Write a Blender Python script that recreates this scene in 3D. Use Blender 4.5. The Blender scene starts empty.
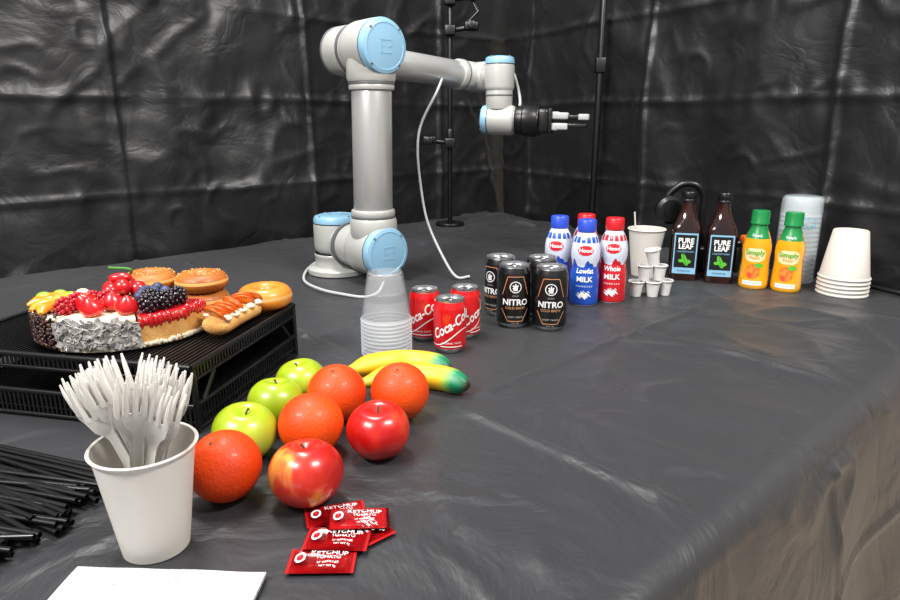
import bpy, bmesh, math, random
from mathutils import Vector, Matrix, noise
random.seed(7)
TZ=0.75
scene=bpy.context.scene
scene.view_settings.view_transform='Standard'
COL=scene.collection
def lin(c):
    if isinstance(c,str):
        c=c.lstrip('#'); c=[int(c[i:i+2],16) for i in (0,2,4)]
    r=[]
    for v in c:
        v=v/255.0
        r.append(v/12.92 if v<=0.04045 else ((v+0.055)/1.055)**2.4)
    return (r[0],r[1],r[2],1.0)
def M(name,col,rough=.5,metal=0.0,spec=.5,bump=None,var=None,coat=0.0,alpha=1.0,sheen=0.0,sss=0.0):
    m=bpy.data.materials.new(name); m.use_nodes=True
    nt=m.node_tree; b=nt.nodes['Principled BSDF']
    b.inputs['Base Color'].default_value=lin(col)
    b.inputs['Roughness'].default_value=rough
    b.inputs['Metallic'].default_value=metal
    b.inputs['Specular IOR Level'].default_value=spec
    b.inputs['Coat Weight'].default_value=coat
    b.inputs['Coat Roughness'].default_value=.08
    b.inputs['Alpha'].default_value=alpha
    if sheen: b.inputs['Sheen Weight'].default_value=sheen
    tc=nt.nodes.new('ShaderNodeTexCoord')
    if var:
        cols,scale,st=var[0],var[1],var[2]
        mp=nt.nodes.new('ShaderNodeMapping'); mp.inputs['Scale'].default_value=st
        nt.links.new(tc.outputs['Object'],mp.inputs['Vector'])
        n=nt.nodes.new('ShaderNodeTexNoise'); n.inputs['Scale'].default_value=scale; n.inputs['Detail'].default_value=5
        nt.links.new(mp.outputs['Vector'],n.inputs['Vector'])
        r=nt.nodes.new('ShaderNodeValToRGB')
        e=r.color_ramp.elements
        lo,hi=(var[3] if len(var)>3 else (.35,.65))
        e[0].position=lo; e[0].color=lin(col); e[1].position=hi; e[1].color=lin(cols[-1])
        if len(cols)>1:
            k=e.new((lo+hi)/2); k.color=lin(cols[0])
        nt.links.new(n.outputs['Fac'],r.inputs['Fac']); nt.links.new(r.outputs['Color'],b.inputs['Base Color'])
    if bump:
        n=nt.nodes.new('ShaderNodeTexNoise'); n.inputs['Scale'].default_value=bump[0]; n.inputs['Detail'].default_value=4
        nt.links.new(tc.outputs['Object'],n.inputs['Vector'])
        bp=nt.nodes.new('ShaderNodeBump'); bp.inputs['Strength'].default_value=bump[1]; bp.inputs['Distance'].default_value=bump[2]
        nt.links.new(n.outputs['Fac'],bp.inputs['Height']); nt.links.new(bp.outputs['Normal'],b.inputs['Normal'])
    return m
def align(p0,p1):
    p0=Vector(p0);p1=Vector(p1); d=(p1-p0)
    q=d.to_track_quat('Z','Y')
    return Matrix.Translation(p0)@q.to_matrix().to_4x4(), d.length
T=Matrix.Translation
def R(a,ax): return Matrix.Rotation(math.radians(a),4,ax)
class B:
    def __init__(s): s.v=[];s.f=[];s.m=[];s.s=[];s.mats=[]
    def mi(s,mat):
        if mat not in s.mats: s.mats.append(mat)
        return s.mats.index(mat)
    def add(s,vs,fs,mat,mx=None,smooth=True):
        o=len(s.v)
        for p in vs:
            p=Vector(p)
            if mx is not None: p=mx@p
            s.v.append(p)
        for i,f in enumerate(fs):
            s.f.append([o+k for k in f]); s.s.append(smooth)
            s.m.append(s.mi(mat[i] if isinstance(mat,list) else mat))
    def lathe(s,prof,mat,seg=48,mx=None,sq=0,fn=None):
        vs=[];rings=[]
        for p in prof:
            r,z=p[0],p[1]
            if r<=1e-7:
                rings.append([len(vs)]); vs.append((0,0,z))
            else:
                idx=[]
                for i in range(seg):
                    a=2*math.pi*i/seg; k=1.0
                    if sq:
                        n=sq; k=1/((abs(math.cos(a))**n+abs(math.sin(a))**n)**(1/n))
                        w=min(1,max(0,(r-.02)/.01)); k=1+(k-1)*w
                    rr=r*k; zz=z
                    if fn: rr,zz=fn(rr,z,a)
                    idx.append(len(vs)); vs.append((rr*math.cos(a),rr*math.sin(a),zz))
                rings.append(idx)
        fs=[];ms=[];cur=mat
        for j in range(len(prof)-1):
            if len(prof[j])>2: cur=prof[j][2]
            A,C=rings[j],rings[j+1]
            if len(A)==1 and len(C)==1: continue
            for i in range(seg):
                k=(i+1)%seg
                if len(A)==1: fs.append((A[0],C[k],C[i]))
                elif len(C)==1: fs.append((A[i],A[k],C[0]))
                else: fs.append((A[i],A[k],C[k],C[i]))
                ms.append(cur)
        s.add(vs,fs,ms,mx)
    def box(s,c,d,mat,mx=None,bev=0.0,smooth=False):
        bm=bmesh.new(); bmesh.ops.create_cube(bm,size=1)
        for v in bm.verts: v.co=Vector((v.co.x*d[0],v.co.y*d[1],v.co.z*d[2]))
        if bev: bmesh.ops.bevel(bm,geom=bm.edges[:],offset=bev,segments=3,affect='EDGES',profile=.5)
        for v in bm.verts: v.co+=Vector(c)
        bm.verts.index_update()
        s.add([v.co.copy() for v in bm.verts],[[v.index for v in f.verts] for f in bm.faces],mat,mx,smooth or bev>0)
        bm.free()
    def sweep(s,pts,rad,mat,seg=10,mx=None,flat=1.0,cols=None,up=None):
        pts=[Vector(p) for p in pts]; n=len(pts)
        if not isinstance(rad,(list,tuple)): rad=[rad]*n
        t0=(pts[1]-pts[0]).normalized()
        u=Vector(up) if up else (Vector((0,0,1)) if abs(t0.z)<.9 else Vector((1,0,0)))
        vs=[];fs=[]
        for i in range(n):
            t=(pts[min(i+1,n-1)]-pts[max(i-1,0)]).normalized()
            u=(u-t*u.dot(t)).normalized(); w=t.cross(u)
            for k in range(seg):
                a=2*math.pi*k/seg
                vs.append(pts[i]+w*(math.cos(a)*rad[i])+u*(math.sin(a)*rad[i]*flat))
        for i in range(n-1):
            for k in range(seg):
                k2=(k+1)%seg
                fs.append((i*seg+k,i*seg+k2,(i+1)*seg+k2,(i+1)*seg+k))
        fs.append(list(range(seg))[::-1]); fs.append([(n-1)*seg+k for k in range(seg)])
        s.add(vs,fs,mat,mx)
    def ball(s,c,r,mat,mx=None,seg=16,sc=(1,1,1)):
        n=max(6,seg//2); prof=[(r*math.sin(math.pi*i/n),-r*math.cos(math.pi*i/n)) for i in range(n+1)]
        prof[0]=(0,-r);prof[-1]=(0,r)
        mm=T(Vector(c))@Matrix.Diagonal((*sc,1))
        s.lathe(prof,mat,seg,mm if mx is None else mx@mm)
    def cyl(s,p0,p1,r,mat,rnd=.006,seg=40,mx=None,r1=None):
        m,L=align(p0,p1); r1=r if r1 is None else r1
        if mx is not None: m=mx@m
        s.lathe([(0,0),(r-rnd,0),(r-rnd*.3,rnd*.3),(r,rnd),(r1,L-rnd),(r1-rnd*.3,L-rnd*.3),(r1-rnd,L),(0,L)],mat,seg,m)
    def text(s,body,size,mat,z,R_=None,x=0,rot=0,shear=0,bold=0.0,flat=None,off=.0006,mx=None,sx=1.0,prof=None,th0=0):
        vs,fs=text_polys(body,size,shear,bold); out=[]
        ca,sa=math.cos(math.radians(rot)),math.sin(math.radians(rot))
        for p in vs:
            px,py=p.x*sx,p.y
            X=px*ca-py*sa+x; Z=px*sa+py*ca+z
            if flat is not None: out.append((X,-flat-off,Z))
            else:
                rr=(prof(Z) if prof else R_); r0=R_ or rr
                th=-math.pi/2+X/r0+th0; rr+=off
                out.append((rr*math.cos(th),rr*math.sin(th),Z))
        s.add(out,fs,mat,mx,False)
    def patch(s,mat,x0,x1,z0,z1,R_,off=.0003,prof=None,th0=0,nx=24,nz=10,mask=None,flat=None):
        vs=[];fs=[]
        for j in range(nz+1):
            for i in range(nx+1):
                X=x0+(x1-x0)*i/nx; Z=z0+(z1-z0)*j/nz
                if flat is not None: vs.append((X,-flat-off,Z)); continue
                rr=(prof(Z) if prof else R_)+off; th=-math.pi/2+X/R_+th0
                vs.append((rr*math.cos(th),rr*math.sin(th),Z))
        for j in range(nz):
            for i in range(nx):
                if mask and not mask((i+.5)/nx*2-1,(j+.5)/nz*2-1): continue
                a=j*(nx+1)+i; fs.append((a,a+1,a+nx+2,a+nx+1))
        s.add(vs,fs,mat)
    def obj(s,name,loc=(0,0,0),rz=0,ang=40):
        me=bpy.data.meshes.new(name)
        me.from_pydata([tuple(p) for p in s.v],[],s.f)
        for m in s.mats: me.materials.append(m)
        me.polygons.foreach_set('material_index',s.m); me.polygons.foreach_set('use_smooth',s.s)
        me.update(); 
        try: me.set_sharp_from_angle(angle=math.radians(ang))
        except Exception as e: print(e)
        o=bpy.data.objects.new(name,me); COL.objects.link(o); o.location=loc; o.rotation_euler=(0,0,rz)
        return o
_tc={}
def text_polys(body,size,shear=0,bold=0.0):
    key=(body,size,shear,bold)
    if key in _tc: return _tc[key]
    cu=bpy.data.curves.new('t','FONT'); cu.body=body; cu.size=size; cu.align_x='CENTER'; cu.align_y='CENTER'; cu.shear=shear; cu.offset=bold; cu.resolution_u=3
    o=bpy.data.objects.new('t',cu); COL.objects.link(o)
    bpy.context.view_layer.update()
    dg=bpy.context.evaluated_depsgraph_get()
    me=bpy.data.meshes.new_from_object(o.evaluated_get(dg))
    bm=bmesh.new(); bm.from_mesh(me)
    if bm.verts:
        x0=min(v.co.x for v in bm.verts); x1=max(v.co.x for v in bm.verts)
        k=x0
        while k<x1:
            k+=.003
            bmesh.ops.bisect_plane(bm,geom=bm.verts[:]+bm.edges[:]+bm.faces[:],plane_co=(k,0,0),plane_no=(1,0,0))
    bm.verts.index_update()
    r=([v.co.copy() for v in bm.verts],[[v.index for v in f.verts] for f in bm.faces])
    bm.free(); bpy.data.objects.remove(o); bpy.data.curves.remove(cu); bpy.data.meshes.remove(me)
    _tc[key]=r; return r
def inst(o,loc,rz=0):
    c=o.copy(); COL.objects.link(c); c.location=loc; c.rotation_euler=(0,0,rz); return c
def face(x,y,j=0): return math.atan2(-x,y)+math.radians(j)

# ---------------- materials
white=M('white_paper','#c9c5be',.6)
wplast=M('white_plastic','#d0d0ce',.3,spec=.5)
black=M('black_plastic','#0c0c0d',.35)
blackm=M('black_metal','#0a0a0b',.35,spec=.5)
silver=M('can_aluminium','#c9cacc',.28,1.0)
red=M('can_red','#c40c12',.20,coat=.7)
bcan=M('can_black','#0c0c0e',.28,coat=.5)
bronze=M('bronze_print','#c98f62',.4)
textw=M('print_white','#e8e8e8',.45)
textg=M('print_grey','#a9a39a',.45)

# ---------------- room
floorm=M('floor_terrazzo','#b59d84',.6,var=(['#d8c3a8','#8f7a66'],60,(1,1,1)))
wallm=M('wall_paint','#c9c5be',.8,var=(['#c3bfb8'],3,(1,1,1)))
b=B(); b.box((0,0,-.05),(12,12,.1),floorm); b.obj('floor')
b=B(); b.box((0,4.6,1.6),(9.4,.1,3.2),wallm); b.obj('wall_back')
b=B(); b.box((-4.6,0,1.6),(.1,9,3.2),wallm); b.obj('wall_left')
b=B(); b.box((4.6,0,1.6),(.1,9,3.2),wallm); b.obj('wall_right')

# ---------------- cloth materials
def clothmat(name,c1,c2,rough,bs,bd,sc1,spec,sheen=0):
    m=bpy.data.materials.new(name); m.use_nodes=True; nt=m.node_tree; p=nt.nodes['Principled BSDF']
    p.inputs['Roughness'].default_value=rough; p.inputs['Specular IOR Level'].default_value=spec
    p.inputs['Sheen Weight'].default_value=sheen; p.inputs['Sheen Roughness'].default_value=.4
    tc=nt.nodes.new('ShaderNodeTexCoord')
    n=nt.nodes.new('ShaderNodeTexNoise'); n.inputs['Scale'].default_value=1.6; n.inputs['Detail'].default_value=6
    nt.links.new(tc.outputs['Object'],n.inputs['Vector'])
    r=nt.nodes.new('ShaderNodeValToRGB'); r.color_ramp.elements[0].position=.3; r.color_ramp.elements[1].position=.7
    r.color_ramp.elements[0].color=lin(c1); r.color_ramp.elements[1].color=lin(c2)
    nt.links.new(n.outputs['Fac'],r.inputs['Fac']); nt.links.new(r.outputs['Color'],p.inputs['Base Color'])
    n2=nt.nodes.new('ShaderNodeTexNoise'); n2.inputs['Scale'].default_value=sc1; n2.inputs['Detail'].default_value=5; n2.inputs['Distortion'].default_value=.8
    nt.links.new(tc.outputs['Object'],n2.inputs['Vector'])
    s1=nt.nodes.new('ShaderNodeMath'); s1.operation='SUBTRACT'; s1.inputs[1].default_value=.5; nt.links.new(n2.outputs['Fac'],s1.inputs[0])
    s2=nt.nodes.new('ShaderNodeMath'); s2.operation='ABSOLUTE'; nt.links.new(s1.outputs[0],s2.inputs[0])
    n3=nt.nodes.new('ShaderNodeTexNoise'); n3.inputs['Scale'].default_value=900; n3.inputs['Detail'].default_value=1
    nt.links.new(tc.outputs['Object'],n3.inputs['Vector'])
    b1=nt.nodes.new('ShaderNodeBump'); b1.inputs['Strength'].default_value=bs; b1.inputs['Distance'].default_value=bd
    nt.links.new(s2.outputs[0],b1.inputs['Height'])
    b2=nt.nodes.new('ShaderNodeBump'); b2.inputs['Strength'].default_value=.2; b2.inputs['Distance'].default_value=.0005
    nt.links.new(n3.outputs['Fac'],b2.inputs['Height']); nt.links.new(b1.outputs['Normal'],b2.inputs['Normal'])
    nt.links.new(b2.outputs['Normal'],p.inputs['Normal'])
    return m
clothT=clothmat('tablecloth_grey','#26272a','#2d2e31',.44,.75,.018,6,.5,.08)
clothC=clothmat('curtain_black','#131416','#18191b',.40,.5,.014,7,.55,.04)

E1=Vector((.735,.678)); E2=Vector((-.678,.735))
FR=Vector((1.09,1.35)); BR=Vector((.19,2.85)); FL=FR-E1*2.5; BL=FL+E2*1.72
NZ=lambda x,y,z=0: noise.noise(Vector((x,y,z)))
def ridge(x,y,z=0): return 1-abs(NZ(x,y,z))*2
def crease(d,w): return math.exp(-(d/w)**2)
def net(x,y,z,w=.07): return crease(NZ(x,y,z),w)*max(0,.35+1.3*NZ(x*.7+5,y*.7,z+20))
def per(x,p,o=0): 
    x=(x-o)/p; return (x-round(x))*p
SPOTS=[(-.276,.524,.03),(-.235,.61,.02),(-.149,.6,.02),(-.165,.706,.02),(-.084,.706,.02),(-.067,.804,.02),(-.15,.797,.02),(-.244,.698,.02),(-.229,.78,.02),(-.206,.856,.02),
 (-.109,1.063,.045),(0,1.077,.03),(-.046,1.142,.03),(.0275,1.156,.03),(.192,1.204,.035),(.124,1.223,.035),(.104,1.302,.035),(.187,1.292,.035),(.2925,1.378,.03),(.243,1.432,.03),(.358,1.402,.03),(.308,1.462,.03),
 (.594,1.622,.05),(.67,1.59,.05),(.733,1.53,.035),(.796,1.498,.035),(.505,1.655,.03),(.46,1.45,.06),(.912,1.466,.055),(.866,1.588,.05),(-.29,1.69,.09),(.68,1.70,.09),(0,2.5,.06),(-.1,.54,.06),(-.253,.409,.12),(-.07,.91,.08),(-.45,.90,.24),(-.46,.6,.12),(.53,2.33,.05)]
b=B(); NU,NV=440,310; vs=[];fs=[]
for j in range(NV+1):
    for i in range(NU+1):
        u=i/NU;v=j/NV
        p=(FL*(1-u)+FR*u)*(1-v)+(BL*(1-u)+BR*u)*v
        s_=p.dot(E1);t_=p.dot(E2)
        wob=NZ(s_*2,t_*2,5)*.03
        g=.9+.7*min(1,max(0,(s_-.6)/.7))
        h=.004*NZ(s_*2.2,t_*2.2)+.0026*NZ(s_*5,t_*4,3)
        h+=g*(.0068*net(s_*2.6+t_*.8,t_*1.7-s_*.5,9,.08)+.0055*net(s_*4-t_*1.5,t_*3+s_*1.2,14,.09)+.0040*net(s_*9,t_*7,24,.11))
        h+=.0050*crease(per(s_+wob*.3,.48,.1),.008)+.0045*crease(per(t_+wob*.3,.40,.62),.008)
        c=max(0,(s_+t_-3.1))
        h+=c*.07*abs(NZ(s_*5,t_*9,2))
        am=1.0
        for (ox,oy,orr) in SPOTS:
            dx=p.x-ox;dy=p.y-oy
            if abs(dx)<orr+.08 and abs(dy)<orr+.08:
                d_=math.hypot(dx,dy)-orr
                if d_<.07: am=min(am,max(0,d_/.07))
        am=am*am*(3-2*am)
        fade=min(1,v/.03)
        vs.append((p.x,p.y,TZ-.0004+(h*am-.001*am)*fade))
for j in range(NV):
    for i in range(NU):
        a=j*(NU+1)+i; fs.append((a,a+1,a+NU+2,a+NU+1))
b.add(vs,fs,clothT)
def skirt(P0,P1,nrm,n,m,flare=.10):
    vs=[];fs=[]; L=(P1-P0).length; H=TZ-.015
    for j in range(m+1):
        for i in range(n+1):
            u=i/n; k=j/m; p=P0+(P1-P0)*u; s_=u*L
            if k<.10:
                a=k/.10*math.pi/2; out=.035*math.sin(a); z=TZ-.0004-.035*(1-math.cos(a))
                out+=k*.06*NZ(s_*5,0,8)
            else:
                kk=(k-.10)/.90; z=TZ-.035-(H-.035)*kk
                out=.035+.006*NZ(s_*5,0,8)+flare*kk**.8*(.75+.3*NZ(s_*2.2,0,1))+kk*.045*math.sin(s_*9+1.5*NZ(s_*1.5,kk,4)*3)
                out+=.012*NZ(s_*7,kk*6,8)*kk+.008*net(s_*4+kk*2,kk*4-s_*2,31,.09)+.006*crease(per(kk*H,.4,.2),.008)+.006*crease(per(s_,.48,.2),.008)
            q=p+nrm*out
            vs.append((q.x,q.y,z))
    for j in range(m):
        for i in range(n):
            a=j*(n+1)+i; fs.append((a,a+n+1,a+n+2,a+1))
    b.add(vs,fs,clothT)
skirt(FL,FR,-E2,340,100)
cn=Vector((.862,.507))
skirt(FR,FR+(BR-FR).normalized()*.12,cn*.25,12,100,0.02)
tc_=b.obj('tablecloth',ang=60)
wood=M('table_laminate','#8a8a86',.5,var=(['#7c7c78'],8,(1,1,1)))
b=B()
def tp(u,v,z): p=(FL*(1-u)+FR*u)*(1-v)+(BL*(1-u)+BR*u)*v; return (p.x,p.y,z)
top=[tp(.01,.01,TZ-.014),tp(.985,.01,TZ-.014),tp(.985,.99,TZ-.014),tp(.01,.99,TZ-.014)]
bot=[(x,y,z-.03) for x,y,z in top]
b.add(top+bot,[(0,1,2,3),(7,6,5,4),(0,4,5,1),(1,5,6,2),(2,6,7,3),(3,7,4,0)],wood,None,False)
for u in(.05,.5,.93):
    for v in (.06,.94):
        x,y,_=tp(u,v,0); b.cyl((x,y,0),(x,y,TZ-.04),.018,blackm,.002,16)
b.obj('folding_table')

# curtains
def curtain(P0,P1,nrm,n,m,seed,H=2.45):
    b=B(); vs=[];fs=[]; L=(P1-P0).length
    for j in range(m+1):
        for i in range(n+1):
            s_=L*i/n; z=.01+H*j/m
            o=.026*math.sin(s_*5.2+2*NZ(s_*.8,z*.25,seed))*(.5+.5*NZ(s_*.6,z*.4,seed+1))
            o+=.008*math.sin(s_*17+3*NZ(s_*1.1,z*.3,seed+15))*max(0,.4+NZ(s_*.9,z*.6,seed+16))
            o+=.026*NZ(s_*2.6+.5*z,z*1.1,seed+2)
            o+=.012*NZ(s_*5.5-z*1.2,z*3.0,seed+9)
            wx=s_+.05*NZ(s_*3,z*3,seed+12); wz=z+.05*NZ(s_*3,z*3,seed+13)
            o+=.009*net(wx*2.0+wz*1.0,wz*2.2-wx*.8,seed+3,.07)
            o+=.006*net(wx*4.5-wz*2.5,wz*3.8+wx,seed+4,.09)
            o+=.0045*net(wx*9,wz*9,seed+14,.12)
            w=.012*NZ(s_*2,z*2,seed+6)
            dz=per(z+w,.27,.12); ds=per(s_+w,.62,.2)
            o+=.008*crease(dz,.010)*(.7+NZ(s_*3,z,seed+5))+.009*crease(ds,.010)
            near=crease(dz,.05)
            o+=near*.010*NZ(s_*18,z*5,seed+7)
            o+=.0032*NZ(s_*16,z*11,seed+8)
            p=P0+(P1-P0)*(i/n)+nrm*o
            vs.append((p.x,p.y,z))
    for j in range(m):
        for i in range(n):
            a=j*(n+1)+i; fs.append((a,a+1,a+n+2,a+n+1))
    b.add(vs,fs,clothC); return b.obj('curtain',ang=80)
KC=Vector((.185,2.955))
curtain(KC-E1*3.6,KC+E1*.16,-E2,430,280,11)
dR=Vector((.507,-.862)); nR=Vector((-.862,-.507))
RC=Vector((.24,2.93))
curtain(RC-dR*.01,RC+dR*1.76,nR,230,280,37)

# poles
b=B(); b.cyl((.510,2.337,0),(.510,2.337,2.4),.012,blackm,.002,16); b.cyl((.510,2.337,0),(.510,2.337,.01),.05,blackm,.002,24)
b.box((.510,2.337,1.32),(.035,.035,.05),black,bev=.004); b.obj('curtain_pole')
b=B(); px,py=0,2.5; 
b.cyl((px,py,TZ),(px,py,TZ+1.05),.009,blackm,.002,14); b.cyl((px,py,TZ),(px,py,TZ+.012),.055,blackm,.003,32)
b.cyl((px,py,TZ+.3),(px,py,TZ+.36),.014,black,.002,14)
for z,dx in((.31,-1),(.70,1),(.80,1)):
    b.box((px,py-.01,TZ+z),(.04,.04,.035),black,bev=.005)
    b.cyl((px,py-.01,TZ+z),(px+dx*.09,py-.03,TZ+z+.01),.009,black,.002,14)
    b.box((px+dx*.075,py-.04,TZ+z+.01),(.05,.035,.03),black,bev=.006)
    b.cyl((px+dx*.075,py-.06,TZ+z+.01),(px+dx*.075,py-.085,TZ+z+.01),.014,black,.003,20)
b.sweep([(px+.06,py-.03,TZ+.72),(px+.10,py-.03,TZ+.76),(px+.05,py-.03,TZ+.84),(px,py,TZ+.86)],.006,black,8)
b.obj('light_stand')

# ---------------- robot arm
rs=M('robot_aluminium','#aeafab',.34,.15,bump=(400,.05,.0005)); rt=M('robot_tube','#b2b3b2',.28,.5); rb=M('robot_blue_cap','#80abc6',.35,coat=.3)
rj=M('robot_joint_ring','#55585a',.5); rg=M('robot_grey_plastic','#a2a4a4',.4)
A=Vector((.65,-.76,0)).normalized(); D=Vector((.76,.65,0)).normalized(); Z=Vector((0,0,1))
S=Vector((-.187,1.585,.080)); BS=S-A*.135; BS.z=0; BS.x-=.02
b=B()
def module(c,ax,r,back,front):
    c=Vector(c);ax=Vector(ax).normalized()
    m,L=align(c-ax*back,c+ax*front)
    b.lathe([(0,0),(r*.62,0),(r*.86,r*.08),(r*.97,r*.24),(r,r*.4),(r,L-.010),(r*.985,L-.006)],rs,48,m)
    b.lathe([(r*.985,L-.006),(r*.93,L-.006),(r*.93,L-.003),(r*.985,L-.003)],rj,48,m)
    b.lathe([(r*.985,L-.003,rb),(r*.99,L+.006),(r*.93,L+.013),(r*.80,L+.0155),(r*.78,L+.0145),(r*.5,L+.0165),(0,L+.018)],rb,48,m)
    for k in range(4):
        a=math.pi/4+k*math.pi/2
        b.ball((r*.86*math.cos(a),r*.86*math.sin(a),L+.0145),.003,rj,m,8)
    for w_,h_,x_,y_ in((.22,.05,0,.22),(.22,.05,0,-.22),(.05,.44,-.22,0),(.05,.24,.22,.12),(.22,.05,0,0)):
        b.box((x_*r,y_*r,L+.0172),(abs(w_)*r*2 if h_<.1 else w_*r,h_*r,.0016),rb,m)
b.lathe([(0,0.001),(.078,0.001),(.08,.003),(.08,.014),(.076,.018),(.062,.020),(.060,.03),(.060,.045),(.0615,.047),(.0615,.052),(.06,.054)],rs,48,T(BS))
module(BS+Z*.095,Z,.061,.045,.042)
b.cyl(BS+Z*.083+A*.03,S-A*.02,.054,rs,.008)
b.cyl(BS+Z*.083+A*.058,BS+Z*.083+A*.066,.0565,rj,.001)
module(S,A,.063,.058,.045)
U0=S+Z*.03; U1=Vector((-.182,1.585,.547))
b.cyl(U0,S+Z*.082,.057,rs,.01); b.cyl(S+Z*.080,S+Z*.086,.0535,rj,.001)
b.cyl(S+Z*.084,S+Z*.10,.053,rs,.004)
b.cyl(S+Z*.09,U1-Z*.08,.047,rt,.002,48)
b.cyl(U1-Z*.092,U1-Z*.078,.053,rs,.004); b.cyl(U1-Z*.08,U1-Z*.074,.0535,rj,.001); b.cyl(U1-Z*.076,U1-Z*.01,.057,rs,.01)
module(U1,A,.062,.055,.045)
E=U1-A*.105; 
b.cyl(E,U1,.054,rs,.004); b.cyl(U1-A*.062,U1-A*.056,.0585,rj,.001)
m_,L_=align(E+A*.05,E-A*.045)
b.lathe([(0,0),(.05,0),(.056,.006),(.058,.015),(.058,.060),(.055,.074),(.044,.086),(.025,.093),(0,.095)],rs,48,m_)
b.cyl(E-A*.022,E-A*.018,.0592,rj,.001)
E.z=.535; W1=Vector((.080,1.9645,.508))
d=(W1-E).normalized()
b.cyl(E+d*.02,E+d*.085,.050,rs,.006); b.cyl(E+d*.085,E+d*.10,.047,rs,.004); b.cyl(E+d*.084,E+d*.088,.0475,rj,.001)
b.cyl(E+d*.09,W1-d*.07,.0385,rt,.002,48,r1=.036)
b.cyl(W1-d*.085,W1-d*.065,.041,rs,.003);b.cyl(W1-d*.067,W1-d*.063,.0415,rj,.001); b.cyl(W1-d*.065,W1,.039,rs,.004)
m_,L_=align(W1-A*.045,W1+A*.05)
b.lathe([(0,0),(.025,0),(.036,.006),(.041,.018),(.041,L_-.006),(.038,L_),(0,L_)],rs,40,m_)
W2=W1+A*.088
b.cyl(W1+A*.03,W2,.036,rs,.003)
module(W2,Z,.041,.045,.034)
b.cyl(W2-Z*.02,W2-Z*.09,.037,rs,.004); b.cyl(W2-Z*.050,W2-Z*.054,.0385,rj,.001)
W3=W2-Z*.118; TD=Vector((.95,-.30,-.02)).normalized()
module(W3,-TD,.041,.05,.032)
b.cyl(W3+TD*.03,W3+TD*.055,.034,rs,.003)
m_,L_=align(W3+TD*.05,W3+TD*.29)
b.lathe([(0,0,black),(.038,0),(.040,.004),(.040,.02),(.044,.024),(.044,.055),(.040,.06),(.040,.066),(0,.066)],black,32,m_)
b.box((0,0,.078),(.062,.066,.034),black,m_,bev=.010)
b.box((0,.0,.097),(.045,.066,.010),black,m_,bev=.003)
for sy in(-1,1):
    b.box((0,sy*.015,.108),(.030,.020,.024),rg,m_,bev=.004)
    b.box((.0,sy*.014,.128),(.032,.018,.034),rg,m_,bev=.004)
    b.box((.0,sy*.011,.165),(.026,.012,.060),black,m_,bev=.003)
b.box((0,0.012,.186),(.030,.016,.028),rg,m_,bev=.003)
wc=M('cable_grey','#a8abad',.45)
def smooth(pts,n=8):
    P=[Vector(p) for p in pts]; P=[P[0]*2-P[1]]+P+[P[-1]*2-P[-2]]; out=[]
    for i in range(1,len(P)-2):
        for k in range(n):
            t=k/n; a,b_,c,d_=P[i-1],P[i],P[i+1],P[i+2]
            out.append(.5*((2*b_)+(c-a)*t+(2*a-5*b_+4*c-d_)*t*t+(3*b_-a-3*c+d_)*t**3))
    out.append(P[-2]); return out
b.sweep(smooth([(-.02,1.84,.50),(-.034,1.76,.46),(-.075,1.76,.38),(-.085,1.75,.314),(-.078,1.75,.22),(-.06,1.72,.13),(-.02,1.66,.05),(.015,1.60,.008),(.05,1.60,.008)]),.0034,wc,8)
b.sweep(smooth([(-.34,1.75,.03),(-.378,1.70,.008),(-.36,1.56,.008),(-.303,1.47,.008),(-.237,1.42,.008),(-.19,1.40,.008),(-.165,1.44,.008),(-.16,1.52,.012)]),.0034,wc,8)
b.sweep(smooth([(.10,1.95,.55),(.17,1.96,.535),(.195,1.90,.45),(.185,1.86,.40)]),.004,wc,8)
b.obj('robot_arm',(0,0,TZ))

# ---------------- cans
def can(r,H,body):
    b=B()
    b.lathe([(0,.010,silver),(r*.55,.008),(r*.74,.001),(r*.78,0),(r*.83,.0015),(r*.97,.009,body),(r,.013),(r,H-.016),(r*.985,H-.013),(r*.87,H-.004,silver),(r*.86,H-.003),(r*.89,H-.001),(r*.88,H),(r*.84,H),(r*.82,H-.005),(r*.78,H-.0055),(0,H-.0045)],body,56)
    b.lathe([(r*.28,H-.0042),(r*.28,H-.003),(r*.16,H-.003),(r*.14,H-.0042)],silver,20,T((0,-r*.22,0)))
    b.box((0,r*.12,H-.0038),(r*.3,r*.35,.001),silver)
    return b
b=can(.0285,.094,red)
for k in(0,math.pi):
    b.text('Coca-Cola',.0235,textw,.052,.0285,rot=32,shear=.45,bold=.0005,sx=.80,th0=k)
b.text('ORIGINAL TASTE',.0045,textw,.020,.0285)
for k in (0,math.pi):
    b.patch(textw,-.02,.02,.013,.0145,.0285,th0=k)
    vs=[];fs=[]
    for i in range(31):
        x=-.04+.08*i/30; z=.029+.008*math.sin(x*70)+x*.25
        for dz in(0,.0022*math.cos(x*38)+.0003):
            th=-math.pi/2+x/.0285+k; vs.append((.0289*math.cos(th),.0289*math.sin(th),z+dz))
    for i in range(30): fs.append((2*i,2*i+2,2*i+3,2*i+1))
    b.add(vs,fs,textw)
co=b.obj('soda_can',(0,1.077,TZ),face(0,1.077,5))
inst(co,(-.046,1.142,TZ),face(-.046,1.142,-14)); inst(co,(.0275,1.156,TZ),face(.02,1.15,60))
r=.033
b=can(r,.122,bcan)
b.text('NITRO',.0165,textw,.053,r,bold=.0004)
b.text('COLD BREW',.0068,bronze,.042,r)
b.text('SWEET CREAM',.0046,textg,.024,r); b.text('9.6 FL OZ',.0035,textg,.012,r)
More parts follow.
